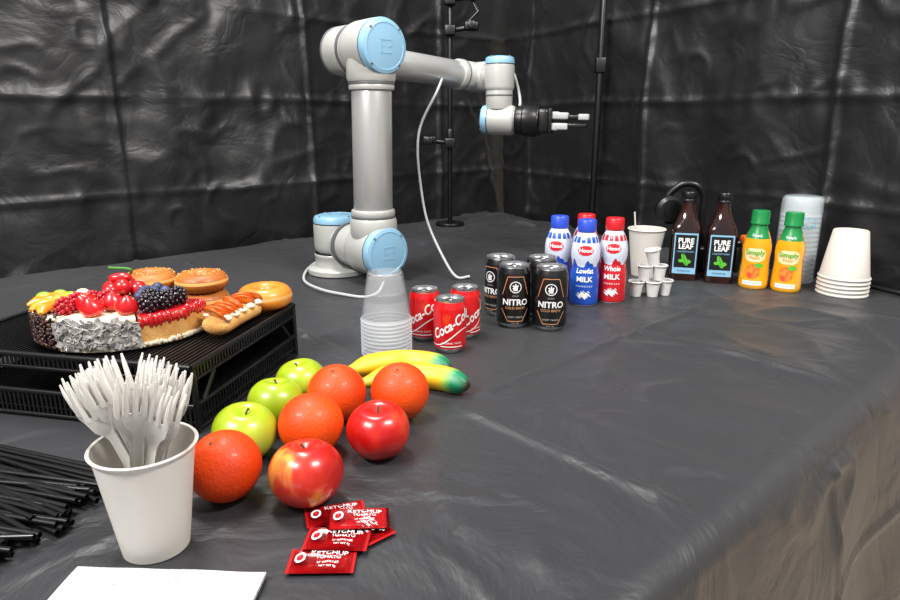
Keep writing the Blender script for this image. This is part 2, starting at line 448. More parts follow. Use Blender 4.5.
def wline(b,pts,w,mat,R_,z0=0):
    for (x0,z0_),(x1,z1) in zip(pts[:-1],pts[1:]):
        n=8; vs=[];fs=[]; dx,dz=x1-x0,z1-z0_; L=math.hypot(dx,dz); nx,nz=-dz/L*w/2,dx/L*w/2
        for i in range(n+1):
            t=i/n
            for s in(-1,1):
                X=x0+dx*t+nx*s; Zz=z0_+dz*t+nz*s; th=-math.pi/2+X/R_
                vs.append(((R_+.0005)*math.cos(th),(R_+.0005)*math.sin(th),Zz))
        for i in range(n): fs.append((2*i,2*i+1,2*i+3,2*i+2))
        b.add(vs,fs,mat)
wline(b,[(-.026,.067),(-.015,.103),(.015,.103),(.026,.067)],.0012,bronze,r)
wline(b,[(-.027,.040),(-.014,.016),(.014,.016),(.027,.040)],.0012,bronze,r)
circ=[(.0105*math.cos(a*math.pi/12),.083+.0105*math.sin(a*math.pi/12)) for a in range(25)]
wline(b,circ,.0016,textw,r)
b.text('*',.026,textw,.078,r,bold=.0005); b.patch(textw,-.004,.004,.076,.084,r)
b.text('COLD',.0045,textg,.066,r)
cb=b.obj('coffee_can',(.192,1.204,TZ),face(.192,1.204,3))
inst(cb,(.124,1.223,TZ),face(.126,1.22,6)); inst(cb,(.104,1.302,TZ),face(.1,1.3,-40)); inst(cb,(.187,1.292,TZ),face(.187,1.29,20))

# ---------------- milk bottles
def mkprof(pts):
    def f(z):
        for (r0,z0),(r1,z1) in zip(pts[:-1],pts[1:]):
            if z0<=z<=z1 and z1>z0: return r0+(r1-r0)*(z-z0)/(z1-z0)
        return pts[-1][0]
    return f
def milk(colr,cap,word,name):
    mc=M(name+'_label',colr,.35,coat=.3); mcap=M(name+'_cap',cap,.35); mw=M(name+'_body','#ccd3e3',.35,coat=.2)
    mred=M(name+'_logo','#cf1f2a',.4)
    pts=[(.027,0),(.030,.003),(.031,.008),(.031,.066),(.0285,.078),(.0275,.086),(.0285,.094),(.0305,.104),(.0305,.118),(.029,.130),(.025,.144),(.019,.156),(.0165,.160)]
    f=mkprof(pts); b=B()
    pr=[(0,.004,mw),(.02,.003)]+[(r,z,(mc if .002<z<.080 else mw)) for r,z in pts]
    b.lathe(pr,mw,48)
    b.lathe([(.0165,.159,mcap),(.0195,.160),(.0198,.163),(.0195,.183),(.018,.185),(0,.1855)],mcap,48,fn=lambda r,z,a:(r*(1+.012*math.cos(a*24)) if .162<z<.184 else r,z))
    b.patch(mc,-.09,.09,.072,.106,.0305,prof=f,nx=120,nz=24,mask=lambda x,y:(y<.1+.5*math.sin(x*16)+.2*math.sin(x*37)))
    b.patch(mred,-.016,.016,.112,.133,.029,off=.0007,prof=f,nx=32,nz=16,mask=lambda x,y:x*x+y*y<1)
    b.text('Hood',.0115,textw,.1225,.029,prof=f,off=.0014,bold=.0003)
    b.patch(mc,-.03,.03,.138,.150,.024,off=.0005,prof=f,nx=40,nz=8,mask=lambda x,y:abs(math.sin(x*9))>.5)
    b.text(word,.0150,textw,.078,.0300,prof=f,off=.0012,shear=.1,bold=.0003,sx=.9)
    b.text('MILK',.0155,textw,.060,.031,prof=f,off=.0012,bold=.0005)
    b.text('VITAMINS A & D',.005,textw,.045,.031,prof=f,off=.001)
    b.patch(textw,-.018,.018,.016,.036,.031,off=.0007,prof=f,nx=48,nz=20,mask=lambda x,y:(x*x*.9+(y+.2*math.sin(x*9))**2<.5+.25*math.sin(x*13+y*9)))
    return b
mb=milk('#184cb0','#2a49b8','Lowfat','lowfat_milk').obj('milk_bottle',(.2925,1.378,TZ),face(.2925,1.378,0))
inst(mb,(.243,1.432,TZ),face(.24,1.43,-12))
mr=milk('#c41824','#bc1822','Whole','whole_milk').obj('milk_bottle',(.358,1.402,TZ),face(.358,1.4,0))
inst(mr,(.308,1.462,TZ),face(.3,1.46,5))

# ---------------- tea bottles
tea=M('tea_brown','#180805',.08,coat=.6,var=(['#2c0e06'],20,(1,1,1))); lblk=M('label_black','#0d0f10',.45); lteal=M('label_blue','#7fb0cf',.45); lgreen=M('leaf_green','#4fae2c',.5)
b=B()
b.lathe([(0,.004),(.028,.003),(.033,0),(.035,.005),(.035,.02),(.0345,.025),(.0345,.115),(.035,.120),(.0345,.127),(.031,.138),(.0245,.154),(.018,.172),(.0150,.190),(.0150,.196)],tea,64,sq=5)
b.lathe([(.0155,.195),(.0185,.196),(.0185,.199),(.0175,.201),(.0182,.202),(.0182,.217),(.017,.219),(0,.219)],black,40)
F=.0348
b.patch(lteal,-.0275,.0275,.018,.120,0,flat=F,off=.0005)
b.patch(lblk,-.0245,.0245,.034,.116,0,flat=F,off=.0010)
b.text('PURE',.0175,textw,.101,flat=F,off=.0015,bold=.0005,sx=.92); b.text('LEAF',.0175,textw,.0865,flat=F,off=.0015,bold=.0005,sx=.92)
b.text('UNSWEETENED',.0055,lteal,.074,flat=F,off=.0015)
b.patch(lgreen,-.017,.017,.038,.070,0,flat=F,off=.0015,nx=40,nz=40,mask=lambda x,y:((x+.35*y)**2*6+(y*.9)**2<.75 and abs(x+.3*y)>.03) or ((x-.5)**2*4+(y+.3)**2*7<.6) or ((x+.5)**2*4+(y+.2)**2*7<.5))
b.text('brewed tea',.0065,lblk,.026,flat=F,off=.0015)
for a in (90,-90):
    mm=R(a,'Z'); b.add([mm@Vector((-.026,-F-.0008,.03)),mm@Vector((.026,-F-.0008,.03)),mm@Vector((.026,-F-.0008,.114)),mm@Vector((-.026,-F-.0008,.114))],[(0,1,2,3)],lblk)
tb=b.obj('iced_tea_bottle',(.594,1.622,TZ),face(.6,1.6,4)); inst(tb,(.670,1.590,TZ),face(.66,1.59,6))

# ---------------- juice bottles
ju=M('juice_orange','#e6960c',.12,coat=.8,var=(['#f0ad1c'],12,(1,1,1))); jg=M('juice_green_cap','#117a3e',.35); jl=M('juice_label','#f0d8a4',.4); pe=M('peach_print','#d83c20',.4,var=(['#f28a2e'],90,(1,1,1)))
pts=[(.030,0),(.0325,.004),(.033,.010),(.0325,.030),(.0305,.060),(.0305,.075),(.032,.090),(.0315,.102),(.028,.118),(.0215,.136),(.018,.146),(.017,.152)]
f=mkprof(pts); b=B()
b.lathe([(0,.005),(.022,.004)]+[(r,z,(jg if z>.130 else ju)) for r,z in pts],ju,48)
b.lathe([(.017,.152,jg),(.0205,.153),(.0205,.157),(.0195,.159),(.0195,.180),(.0185,.184),(0,.185)],jg,40,fn=lambda r,z,a:(r*(1+.015*math.cos(a*20)) if .158<z<.181 else r,z))
b.patch(jl,-.024,.024,.066,.098,.031,prof=f,nx=48,nz=20,mask=lambda x,y:abs(x)**3+abs(y)**3<1)
b.text('Simply',.0165,lgreen,.088,.031,prof=f,off=.001,bold=.0004); b.text('Peach',.0095,pe,.075,.031,prof=f,off=.001)
b.patch(pe,-.017,.015,.026,.060,.031,off=.0006,prof=f,nx=32,nz=24,mask=lambda x,y:x*x+y*y<1)
b.patch(lgreen,.000,.022,.052,.064,.031,off=.0009,prof=f,nx=24,nz=12,mask=lambda x,y:abs(y)<(1-x*x))
b.patch(textw,-.022,.022,.010,.020,.0325,off=.0006,prof=f,nx=24,nz=4)
b.text('NON-GMO 100% JUICE',.0035,jg,.015,.0325,prof=f,off=.001)
b.patch(jg,-.03,.03,.120,.138,.025,off=.0004,prof=f,nx=60,nz=8)
b.text('Simply',.0085,textw,.128,.025,prof=f,off=.0012)
jb=b.obj('juice_bottle',(.733,1.530,TZ),face(.74,1.52,-4)); inst(jb,(.796,1.498,TZ),face(.8,1.49,-2))

# ---------------- paper cups
def cupprof(rb,rt,H,th=.0012):
    return [(0,.006),(rb-.003,.006),(rb-.002,0),(rb,.0005),(rt-.001,H-.004),(rt+.0012,H-.0035),(rt+.0022,H-.0015),(rt+.001,H),(rt-.001,H-.001),(rb-th,.008),(0,.0075)]
b=B(); b.lathe(cupprof(.0295,.0445,.106),white,64)
fx,fy=-.276,.530
cup=b.obj('paper_cup',(fx,fy,TZ))
def fork(b,mx,mat):
    secs=[(0,.0050,0),(.004,.0060,0),(.03,.0055,.0005),(.08,.0042,.001),(.108,.0040,.001),(.117,.0065,.0),(.124,.0112,-.0020),(.134,.0130,-.004),(.139,.0130,-.0045)]
    vs=[];fs=[]
    for z,w,y in secs:
        for (sx,sy) in((-1,-1),(-.6,-.2),(.6,-.2),(1,-1),(1,.4),(-1,.4)):
            vs.append((sx*w,y+sy*.0013,z))
    n=6
    for i in range(len(secs)-1):
        for k in range(n):
            k2=(k+1)%n; fs.append((i*n+k,i*n+k2,(i+1)*n+k2,(i+1)*n+k))
    fs.append(list(range(n))[::-1]); fs.append([(len(secs)-1)*n+k for k in range(n)])
    b.add(vs,fs,mat,mx)
    for t in range(4):
        x=-.0108+t*.0072
        b.sweep([(x,-.0045,.136),(x,-.0055,.148),(x*1.02,-.005,.160),(x*1.02,-.003,.169)],[.0025,.0024,.0019,.0009],mat,6,mx,flat=.55,up=(0,1,0))
fk=M('fork_plastic','#cbc8c2',.28,coat=.2)
b=B()
spec=[]
for i in range(30):
    if i%2==0: az=random.uniform(150,215); lean=random.uniform(.25,.85)
    else: az=random.uniform(-50,40); lean=random.uniform(0.1,.75)
    spec.append((az,lean))
for k,(az,lean) in enumerate(spec):
    a=math.radians(az); dv=Vector((math.cos(a),math.sin(a),0))
    side=Vector((-dv.y,dv.x,0))*random.uniform(-.012,.012)
    p0=-dv*.014+side+Vector((0,0,.009+random.uniform(0,.012))); p1=dv*(.034*lean)+side*1.3+Vector((0,0,.106))
    zz=(p1-p0).normalized(); 
    fwd=Vector((random.uniform(-.35,.45),-1,0)); 
    y=(-fwd); y=(y-zz*y.dot(zz)).normalized(); x=y.cross(zz)
    m=Matrix((( x.x,y.x,zz.x,p0.x),(x.y,y.y,zz.y,p0.y),(x.z,y.z,zz.z,p0.z),(0,0,0,1)))
    fork(b,m,fk)
b.obj('plastic_forks',(fx,fy,TZ))
b=B(); b.lathe(cupprof(.031,.046,.122),white,48)
b.sweep([(-.02,-.01,.01),(-.038,-.012,.165)],.002,white,8)
b.obj('coffee_cup',(.505,1.655,TZ))
b=B()
def addm(x,y,z,flip=False,t=0):
    mx=T((x,y,z))@R(t,'Y')
    b.lathe(cupprof(.0115,.0165,.036,.001),wplast,28,mx)
addm(0,0,0);addm(.037,-.004,0);addm(.069,.010,0);addm(.035,.034,0);addm(.018,.004,.036);addm(.052,.006,.036);addm(.040,.008,.072,t=-12)
b.obj('portion_cups',(.425,1.440,TZ))
b=B()
for i in range(5):
    z=i*.0095
    b.lathe([(.051,z),(.0535,z),(.0547,z+.002),(.0535,z+.0045),(.0518,z+.005),(.0513,z+.0095)],white,48)
z=.038
b.lathe([(.0518,z+.004),(.0362,z+.108),(.0345,z+.110),(.0335,z+.110),(.0335,z+.104),(0,z+.104)],white,48)
b.obj('paper_cup_stack',(.912,1.466,TZ))
cl=M('clear_sleeve','#dbe8ee',.12,alpha=.30,spec=.8); cl2=M('clear_plastic','#c8cdd2',.08,alpha=.18,spec=.9); cl3=M('clear_rim','#d0d6db',.12,alpha=.42,spec=1.0)
b=B(); pr=[(0,0)]
for i in range(15):
    z=i*.0115; pr+=[(.0415,z),(.0445,z+.002),(.0445,z+.005),(.0420,z+.007)]
pr+=[(.041,.175),(.037,.206),(.0,.206)]
b.lathe(pr,cl3,48)
b.lathe([(0,.2125),(.034,.2125),(.0405,.211),(.045,.206),(.0462,.19),(.0466,.02),(.046,.002)],cl,48,fn=lambda r,z,a:(r*(1+.012*math.sin(a*7+z*60)*math.sin(z*90)),z))
lb=M('sleeve_print','#4fb0c8',.4); b.text('12 oz',.014,lb,.16,.0475,off=.0008); b.text('CUPS',.014,lb,.143,.0475,off=.0008)
b.obj('plastic_cup_sleeve',(.860,1.590,TZ))
b=B()
for i in range(10):
    z=i*.0066; b.lathe([(.0405,z+.0066),(.0418,z+.003),(.0435,z+.0022),(.0440,z+.0008),(.0425,z)],cl3,48)
z=.062
b.lathe([(.0425,z),(.0420,z+.002),(.030,z+.079),(.0285,z+.081),(.0275,z+.081),(.0272,z+.078),(0,z+.078)],cl2,48)
b.lathe([(.0335,z+.046),(.0322,z+.048),(.0285,z+.070),(0,z+.070)],cl2,48)
b.lathe([(.0405,.003),(.040,.060),(.034,.095)],cl2,48)
b.obj('clear_cup_stack',(-.109,1.063,TZ))

# ---------------- fruit
stm=M('fruit_stem','#4a3218',.8)
def stem(b,z,mat,h=.004): b.sweep([(0,0,z-.01),(.001,0,z),(.002,.001,z+h*.5),(.004,.002,z+h)],[.0014,.0012,.0012,.0017],mat,8)
def apple(r,mat):
    b=B(); pr=[]; n=28
    for i in range(n+1):
        t=math.pi*i/n
        rr=math.sin(t); zz=-math.cos(t)
        x=rr*(1.0+.05*zz)
        if zz>0: zz=zz*.92-.30*math.exp(-(x/.30)**2)
        else: zz=zz*.92+.18*math.exp(-(x/.28)**2)
        pr.append((x*r if 0<i<n else 0,zz*r))
    z0=min(p[1] for p in pr); pr=[(a,c-z0) for a,c in pr]
    zt=pr[-1][1]
    b.lathe(pr,mat,48,fn=lambda rr,z,a:(rr*(1+.018*math.cos(5*a)*(1-z/(2*r))),z))
    stem(b,zt+.003,stm); return b
ra=M('apple_red','#a8160e',.30,var=(['#bf2c18','#dc9440'],30,(1,1,.30),(.42,.68)),coat=.3)
ra2=M('apple_red_deep','#a80d0c',.28,var=(['#b81a0e','#cc4424'],28,(1,1,.28),(.42,.70)),coat=.3)
ga=M('apple_green','#7d920e',.32,var=(['#92a81a','#b0bc3c'],14,(1,1,.5),(.35,.65)),coat=.25)
o=apple(.0385,ra).obj('red_apple',(-.1486,.598,TZ+.002)); o.rotation_euler=(.12,.1,2.6)
o=apple(.0375,ra2).obj('red_apple',(-.0844,.706,TZ+.002)); o.rotation_euler=(.1,-.1,.7)
for (x,y,s,rz) in((-.2450,.698,.0378,.3),(-.2293,.780,.0360,1.9),(-.2065,.856,.0355,4)):
    o=apple(s,ga).obj('green_apple',(x,y,TZ+.002)); o.rotation_euler=(.1,.1,rz)
om=M('orange_peel','#cc3502',.5,spec=.35,var=(['#da4806'],8,(1,1,1)),bump=(300,.5,.0016),coat=.06)
def orange(r):
    b=B(); n=24; pr=[(r*math.sin(math.pi*i/n),-r*.97*math.cos(math.pi*i/n)) for i in range(n+1)]
    pr[0]=(0,pr[0][1]+.0015);pr[-1]=(0,pr[-1][1]-.0025); pr[-2]=(pr[-2][0],pr[-2][1]-.0004)
    b.lathe(pr,om,48); b.lathe([(.0028,0),(.002,.0018),(0,.002)],stm,10,T((0,0,r*.97-.003))); return b
for (x,y,r_,rx,ry) in((-.2354,.610,.0378,.3,.3),(-.165,.706,.0385,-.3,.2),(-.0667,.804,.0388,.3,-.1),(-.150,.797,.0388,.25,.1)):
    o=orange(r_).obj('orange',(x,y,TZ+r_*.99)); o.rotation_euler=(rx,ry,random.random()*6)

bm_=bpy.data.materials.new('banana_peel'); bm_.use_nodes=True; nt=bm_.node_tree; p=nt.nodes['Principled BSDF']; p.inputs['Roughness'].default_value=.45
at=nt.nodes.new('ShaderNodeAttribute'); at.attribute_name='ripe'; rp=nt.nodes.new('ShaderNodeValToRGB')
e=rp.color_ramp.elements; e[0].position=0; e[0].color=lin('#8f9a2a'); e[1].position=1.0; e[1].color=lin('#2b2a18')
for ps,c in((.08,'#b8a020'),(.16,'#dca80e'),(.76,'#deac10'),(.83,'#8fb03a'),(.90,'#0f7a50'),(.96,'#0d6a45')):
    k=e.new(ps); k.color=lin(c)
nt.links.new(at.outputs['Fac'],rp.inputs['Fac']); nt.links.new(rp.outputs['Color'],p.inputs['Base Color'])
def banana(pts,r,name='banana'):
    P=smooth(pts,10); n=len(P); rad=[]
    for i in range(n):
        t=i/(n-1)
        if t<.12: k=.32+.25*t/.12
        elif t<.3: k=.57+.43*math.sin((t-.12)/.18*math.pi/2)
        elif t<.82: k=1
        else: k=max(.28,math.cos((t-.82)/.18*math.pi/2*.93)**.55)
        rad.append(r*k)
    seg=20; u=Vector((0,0,1)); vs=[];fs=[];rp_=[]
    for i in range(n):
        t=(P[min(i+1,n-1)]-P[max(i-1,0)]).normalized(); u=(u-t*u.dot(t)).normalized(); w=t.cross(u)
        for k in range(seg):
            a=2*math.pi*k/seg; rr=rad[i]*(1+.05*math.cos(5*a))
            vs.append(P[i]+w*math.cos(a)*rr+u*math.sin(a)*rr); rp_.append(i/(n-1))
    for i in range(n-1):
        for k in range(seg):
            k2=(k+1)%seg; fs.append((i*seg+k,i*seg+k2,(i+1)*seg+k2,(i+1)*seg+k))
    fs.append(list(range(seg))[::-1]); fs.append([(n-1)*seg+k for k in range(seg)])
    b=B(); b.add(vs,fs,bm_); o=b.obj(name,(0,0,TZ),ang=50)
    at=o.data.attributes.new('ripe','FLOAT','POINT')
    for i,v in enumerate(rp_): at.data[i].value=v
    return o
banana([(-.160,.905,.022),(-.125,.945,.020),(-.080,.966,.0195),(-.035,.958,.0195),(.000,.930,.019)],.0185)
banana([(-.130,.865,.022),(-.095,.897,.020),(-.055,.908,.0195),(-.012,.897,.0195),(.026,.868,.018)],.0185)

# ---------------- ketchup packets
kr=M('ketchup_red','#b80e14',.22,coat=.6,var=(['#a00c12'],50,(1,1,1))); kd=M('ketchup_seal','#980b10',.3)
def packet():
    b=B(); W,H=.060,.034; nx,ny=44,26; vs=[];fs=[];ms=[]
    def top(X,Y):
        x=X/W;y=Y/H; ex=max(0,1-(abs(x)/.44)**4); ey=max(0,1-(abs(y)/.48)**2.5)
        return .0042+.0030*ex*ey+(.0006*math.sin(y*60) if abs(x)>.44 else 0)+.0030*(ridge(x*4+y,y*3.3,2)-.6)*.35*ex+.0010*NZ(x*9,y*7,1)*ex
    for side in(1,0):
        for j in range(ny+1):
            for i in range(nx+1):
                x=(i/nx-.5);y=(j/ny-.5)
                ex=max(0,1-(abs(x)/.44)**4); ey=max(0,1-(abs(y)/.48)**2.5)
                z=top(x*W,y*H) if side else .0036-.0030*ex*ey
                vs.append((x*W,y*H,z))
        o=side and 0 or (nx+1)*(ny+1)
        for j in range(ny):
            for i in range(nx):
                a=o+j*(nx+1)+i; x=(i+.5)/nx-.5
                fs.append((a,a+1,a+nx+2,a+nx+1) if side else (a,a+nx+1,a+nx+2,a+1)); ms.append(kd if abs(x)>.44 else kr)
    b.add(vs,fs,ms)
    zs=lambda X,Y: top(X,Y)+.0004
    def flat(body,size,x,y,mat,bold=0):
        v,f_=text_polys(body,size,0,bold); b.add([(p.x+x,p.y+y,zs(p.x+x,p.y+y)) for p in v],f_,mat,None,False)
    flat('KETCHUP',.0076,.006,.0065,textw); flat('TOMATO',.0052,.006,.000,textw); flat('57 VARIETIES',.0034,.006,-.006,textw); flat('NET WT 9g',.003,.006,-.0105,textw)
    def disc(cx,cy,rx,ry,mat,dz):
        v=[(cx,cy,zs(cx,cy)+dz)]+[(cx+rx*math.cos(k*math.pi/8),cy+ry*math.sin(k*math.pi/8),zs(cx+rx*math.cos(k*math.pi/8),cy+ry*math.sin(k*math.pi/8))+dz) for k in range(16)]
        b.add(v,[(0,1+k,1+(k+1)%16) for k in range(16)],mat,None,False)
    disc(-.0195,.001,.0050,.0075,textw,.0001); disc(-.0195,.0,.0032,.0042,kd,.0004)
    return b
kp=packet().obj('ketchup_packet',(-.115,.575,TZ),.30)
k=inst(kp,(-.090,.558,TZ+.006),.02);k.rotation_euler=(0,.05,.12)
inst(kp,(-.106,.531,TZ+.002),-.04); k=inst(kp,(-.115,.502,TZ),.0); k.rotation_euler=(0,0,.02)
k=inst(kp,(-.084,.556,TZ-.0002),-.85)

# ---------------- napkin
nm=M('napkin_paper','#b9bbbe',.95,spec=.2,bump=(300,.9,.004))
b=B()
for l in range(4):
    vs=[];fs=[];n=24
    z=.001+l*.0018
    for j in range(n+1):
        for i in range(n+1):
            x=i/n-.5;y=j/n-.5
            vs.append((x*.168+.0006*l,y*.168-.001*l,z+.0012*NZ(x*4,y*4,l)+.0008))
    for j in range(n):
        for i in range(n):
            a=j*(n+1)+i; fs.append((a,a+1,a+n+2,a+n+1))
    b.add(vs,fs,nm)
    rim=[i for i in range(n+1)]+[j*(n+1)+n for j in range(1,n+1)]+[n*(n+1)+i for i in range(n-1,-1,-1)]+[j*(n+1) for j in range(n-1,0,-1)]
    rv=[vs[i] for i in rim]+[(vs[i][0],vs[i][1],vs[i][2]-.0017) for i in rim]; c=len(rim)
    b.add(rv,[(k,(k+1)%c,c+(k+1)%c,c+k)[::-1] for k in range(c)],nm)
b.obj('paper_napkins',(-.249,.405,TZ),-.045)

# ---------------- straws
st=M('straw_black','#080809',.32)
b=B()
for i in range(80):
    t=(i%40)/39; lay=i//40
    ex=-.360-.055*t+random.uniform(-.022,.022); ey=.640-.160*t+random.uniform(-.01,.01)
    an=math.radians(166-10*t+random.uniform(-9,9)+ (25 if t>.75 else 0)*random.random())
    L=.205; z=.0035+lay*.0065+random.uniform(0,.004)
    p0=Vector((ex,ey,z)); p1=p0+Vector((math.cos(an)*L,math.sin(an)*L,random.uniform(0,.004)))
    m,LL=align(p0,p1)
    b.lathe([(.0022,0),(.0031,0),(.0031,LL),(.0022,LL),(.0022,0)],st,10,m)
b.obj('drinking_straws',(0,0,TZ))

# ---------------- tray rack (two stacked letter trays)
rack=Vector((-.322,.755,0)); u_=Vector((.208,.978,0)); w_=Vector((-.978,.208,0))
mx=Matrix(((w_.x,u_.x,0,rack.x),(w_.y,u_.y,0,rack.y),(0,0,1,TZ),(0,0,0,1)))
b=B(); Wd,Dp=.40,.295
for zt,hh in ((.016,.030),(.086,.020)):
    up=zt+.004 if zt>.05 else zt+.022; lo=zt-.014 if zt>.05 else .005
    for zz,rr in((up,.0034),(lo,.0026)):
        c=[(0,0,zz),(Wd,0,zz),(Wd,Dp,zz),(0,Dp,zz)]
        for i in range(4): b.sweep([c[i],c[(i+1)%4]],rr,blackm,10,mx)
    b.box((Wd/2,Dp/2,zt),(Wd,Dp,.0016),blackm,mx)
    n=56; hc=(up+lo)/2; hl=up-lo
    for i in range(n+1):
        x=Wd*i/n; b.box((x,Dp/2,zt+.0018),(.0022,Dp,.0020),blackm,mx)
        b.box((x,0,hc),(.0030,.0012,hl),blackm,mx); b.box((x,Dp,hc),(.0030,.0012,hl),blackm,mx)
    for i in range(42):
        y=Dp*i/41; b.box((0,y,hc),(.0012,.0030,hl),blackm,mx); b.box((Wd,y,hc),(.0012,.0030,hl),blackm,mx)
for (x,y) in((0,.004),(0,Dp-.004),(Wd,.004),(Wd,Dp-.004)):
    b.sweep([(x,y,.0036),(x,y,.088)],.0042,blackm,10,mx)
for x in(0,Wd):
    b.sweep([(x,.02,.038),(x,.05,.070)],.003,blackm,8,mx); b.sweep([(x,Dp-.02,.038),(x,Dp-.05,.070)],.003,blackm,8,mx)
b.box((Wd/2,Dp-.002,.05),(Wd,.0015,.07),blackm,mx)
b.obj('desk_tray_rack')

# ---------------- cake
FZ=.0905
cream=M('cream','#d9ccb4',.55,bump=(80,.3,.003)); choc=M('chocolate','#22100c',.4); choc2=M('chocolate_light','#4a251a',.45)
flake=M('almond_flakes','#6c6a69',.32,var=(['#aeaaa5'],60,(1,1,1)),coat=.4); glaze=M('red_glaze','#b01018',.12,coat=.8); sponge=M('sponge','#cfa05c',.8,var=(['#c08a46'],60,(1,1,1)),bump=(300,.5,.002))
stb=M('strawberry','#b80b14',.28,coat=.35,var=(['#c8141a'],30,(1,1,1))); seed_=M('strawberry_seed','#d8a050',.5); rasp=M('raspberry','#a80d1e',.4,coat=.1); bbm=M('blackberry','#150814',.3,coat=.3); blue=M('blueberry','#262c48',.5,var=(['#3c456a'],30,(1,1,1)))
peach=M('peach_slice','#e8780e',.3,coat=.3,var=(['#f09a28'],30,(1,1,1))); kiwi=M('kiwi_green','#86a524',.35,coat=.3); leaf=M('leaf','#3f7f2a',.5)
def wedge(b,r,a0,a1,z0,z1,ms,mt,mc):
    n=14; a0=math.radians(a0);a1=math.radians(a1)
    vs=[(0,0,z0),(0,0,z1)]
    for i in range(n+1):
        a=a0+(a1-a0)*i/n; c,s=math.cos(a),math.sin(a)
        vs+=[(r*c,r*s,z0),(r*c,r*s,z1-.003),((r-.003)*c,(r-.003)*s,z1)]
    fs=[];mm=[]
    for i in range(n):
        k=2+i*3; l=k+3
        fs+=[(k,l,l+1,k+1),(k+1,l+1,l+2,k+2),(k+2,l+2,1),(0,l,k)]; mm+=[ms,mt,mt,ms]
    fs+=[(0,2,3,4,1),(1,2+n*3+2,2+n*3+1,2+n*3,0)]; mm+=[mc,mc]
    b.add(vs,fs,mm,None,False)
def strawberry(b,p,r,tilt=(0,0),mx=None):
    m=T(Vector(p))@R(tilt[0],'X')@R(tilt[1],'Y')
    n=14; pr=[]
    for i in range(n+1):
        t=i/n; pr.append((r*(math.sin(math.pi*t**.75)**.8) if 0<i<n else 0,r*2.1*(1-t)-r*1.0))
    pr=pr[::-1]
    pr=[(a,-z+r*.1) for a,z in pr][::-1]
    b.lathe(pr,stb,24,m)
    for k in range(36):
        t=.15+.7*((k*.618)%1); a=k*2.4; rr=r*(math.sin(math.pi*t**.75)**.8)
        b.ball((rr*math.cos(a),rr*math.sin(a),-(r*2.1*(1-t)-r)+r*.1),.0006,seed_,m,6)
def cluster(b,p,r,mat,n=34):
    p=Vector(p); 
    for k in range(n):
        z=1-2*(k+.5)/n; a=k*2.39996; q=math.sqrt(1-z*z)
        b.ball(p+Vector((q*math.cos(a)*r,q*math.sin(a)*r,z*r*1.1)),r*.30,mat,None,8)
    b.ball(p,r*.95,mat,None,10)
b=B(); H=.044; r=.120
wedge(b,r,192,250,0,H,choc,cream,sponge)
wedge(b,r,252,301,0,H,cream,cream,sponge)
wedge(b,r,303,355,0,H,sponge,glaze,cream)
b.lathe([(0,0),(.036,0),(.036,H-.004),(.032,H),(0,H)],cream,32)
def pol(rr,a,z): a=math.radians(a); return Vector((rr*math.cos(a),rr*math.sin(a),z))
for k in range(420):
    p=pol(r+.001,random.uniform(192,250),random.uniform(.003,H)); b.ball(p,random.uniform(.0018,.0030),choc if random.random()<.65 else choc2,None,6)
for k in range(50):
    p=pol(random.uniform(.104,r),random.uniform(192,250),H+.001); b.ball(p,random.uniform(.0015,.0025),choc,None,6)
for k in range(190):
    a=random.uniform(252,301); p=pol(r+.002,a,random.uniform(.008,H-.003))
    mm=T(p)@R(a+random.uniform(-35,35),'Z')@R(random.uniform(-50,50),'X')@R(random.uniform(-30,30),'Y')
    b.box((0,0,0),(.0014,.008,.014),flake,mm)
for k in range(18):
    a=304+50*k/17; b.ball(pol(r-.001,a,H-.005-random.uniform(0,.005)),.0042,glaze,None,10,(1,1,random.uniform(1.2,2.6)))
for k in range(60):
    b.ball(pol(r+.001,random.uniform(303,355),random.uniform(.003,.006)),.003,cream,None,6)
for a,rr,tl in((272,.098,(18,-8)),(297,.099,(15,14)),(258,.078,(25,-20)),(284,.072,(8,5))): strawberry(b,pol(rr,a,H+.012),.0145,tl)
for a,rr in((246,.096),(250,.058),(268,.050),(240,.072)): cluster(b,pol(rr,a,H+.010),.0105,rasp)
for a,rr in((312,.103),(325,.100),(339,.098),(320,.078)): cluster(b,pol(rr,a,H+.011),.0110,bbm)
for k in range(16): b.ball(pol(random.uniform(.03,.07),random.uniform(318,372),H+.005+random.uniform(0,.008)),.0078,blue,None,14)
for a,rr,rz in((214,.103,20),(226,.103,50),(237,.104,80),(222,.080,40),(205,.09,10)):
    m=T(pol(rr,a,H+.005))@R(rz,'Z'); b.sweep([m@Vector((-.02,0,0)),m@Vector((-.01,.006,.004)),m@Vector((.01,.006,.004)),m@Vector((.02,0,0))],[.003,.0085,.0085,.003],peach,12,flat=.7)
for a,rr in((200,.104),(208,.07),(196,.085)): b.ball(pol(rr,a,H+.008),.010,kiwi,None,14,(1.2,1,.9))
for k in range(4): b.ball(pol(.055,202+k*14,H+.006),.012,cream,None,14)
for (x,y,z) in((-.02,.0,.028),(.0,.010,.032),(.02,.0,.028),(.004,-.014,.034),(-.012,-.016,.028)): b.ball((x,y,H+z-.016),.0125,stb,None,18)
b.sweep(smooth([(.0,.01,H+.026),(.01,.005,H+.040),(-.02,.0,H+.044)],5),.0018,leaf,6)
b.ball((-.004,-.002,H+.030),.010,stb,R(20,'Z'),16,(1.6,.8,.7))
b.obj('fruit_cake',(-.478,.926,TZ+FZ+.001))
dn=M('donut_brown','#8f4a12',.5,var=(['#b06a22'],25,(1,1,1)),coat=.05); dl=M('donut_side','#d0a05a',.7)
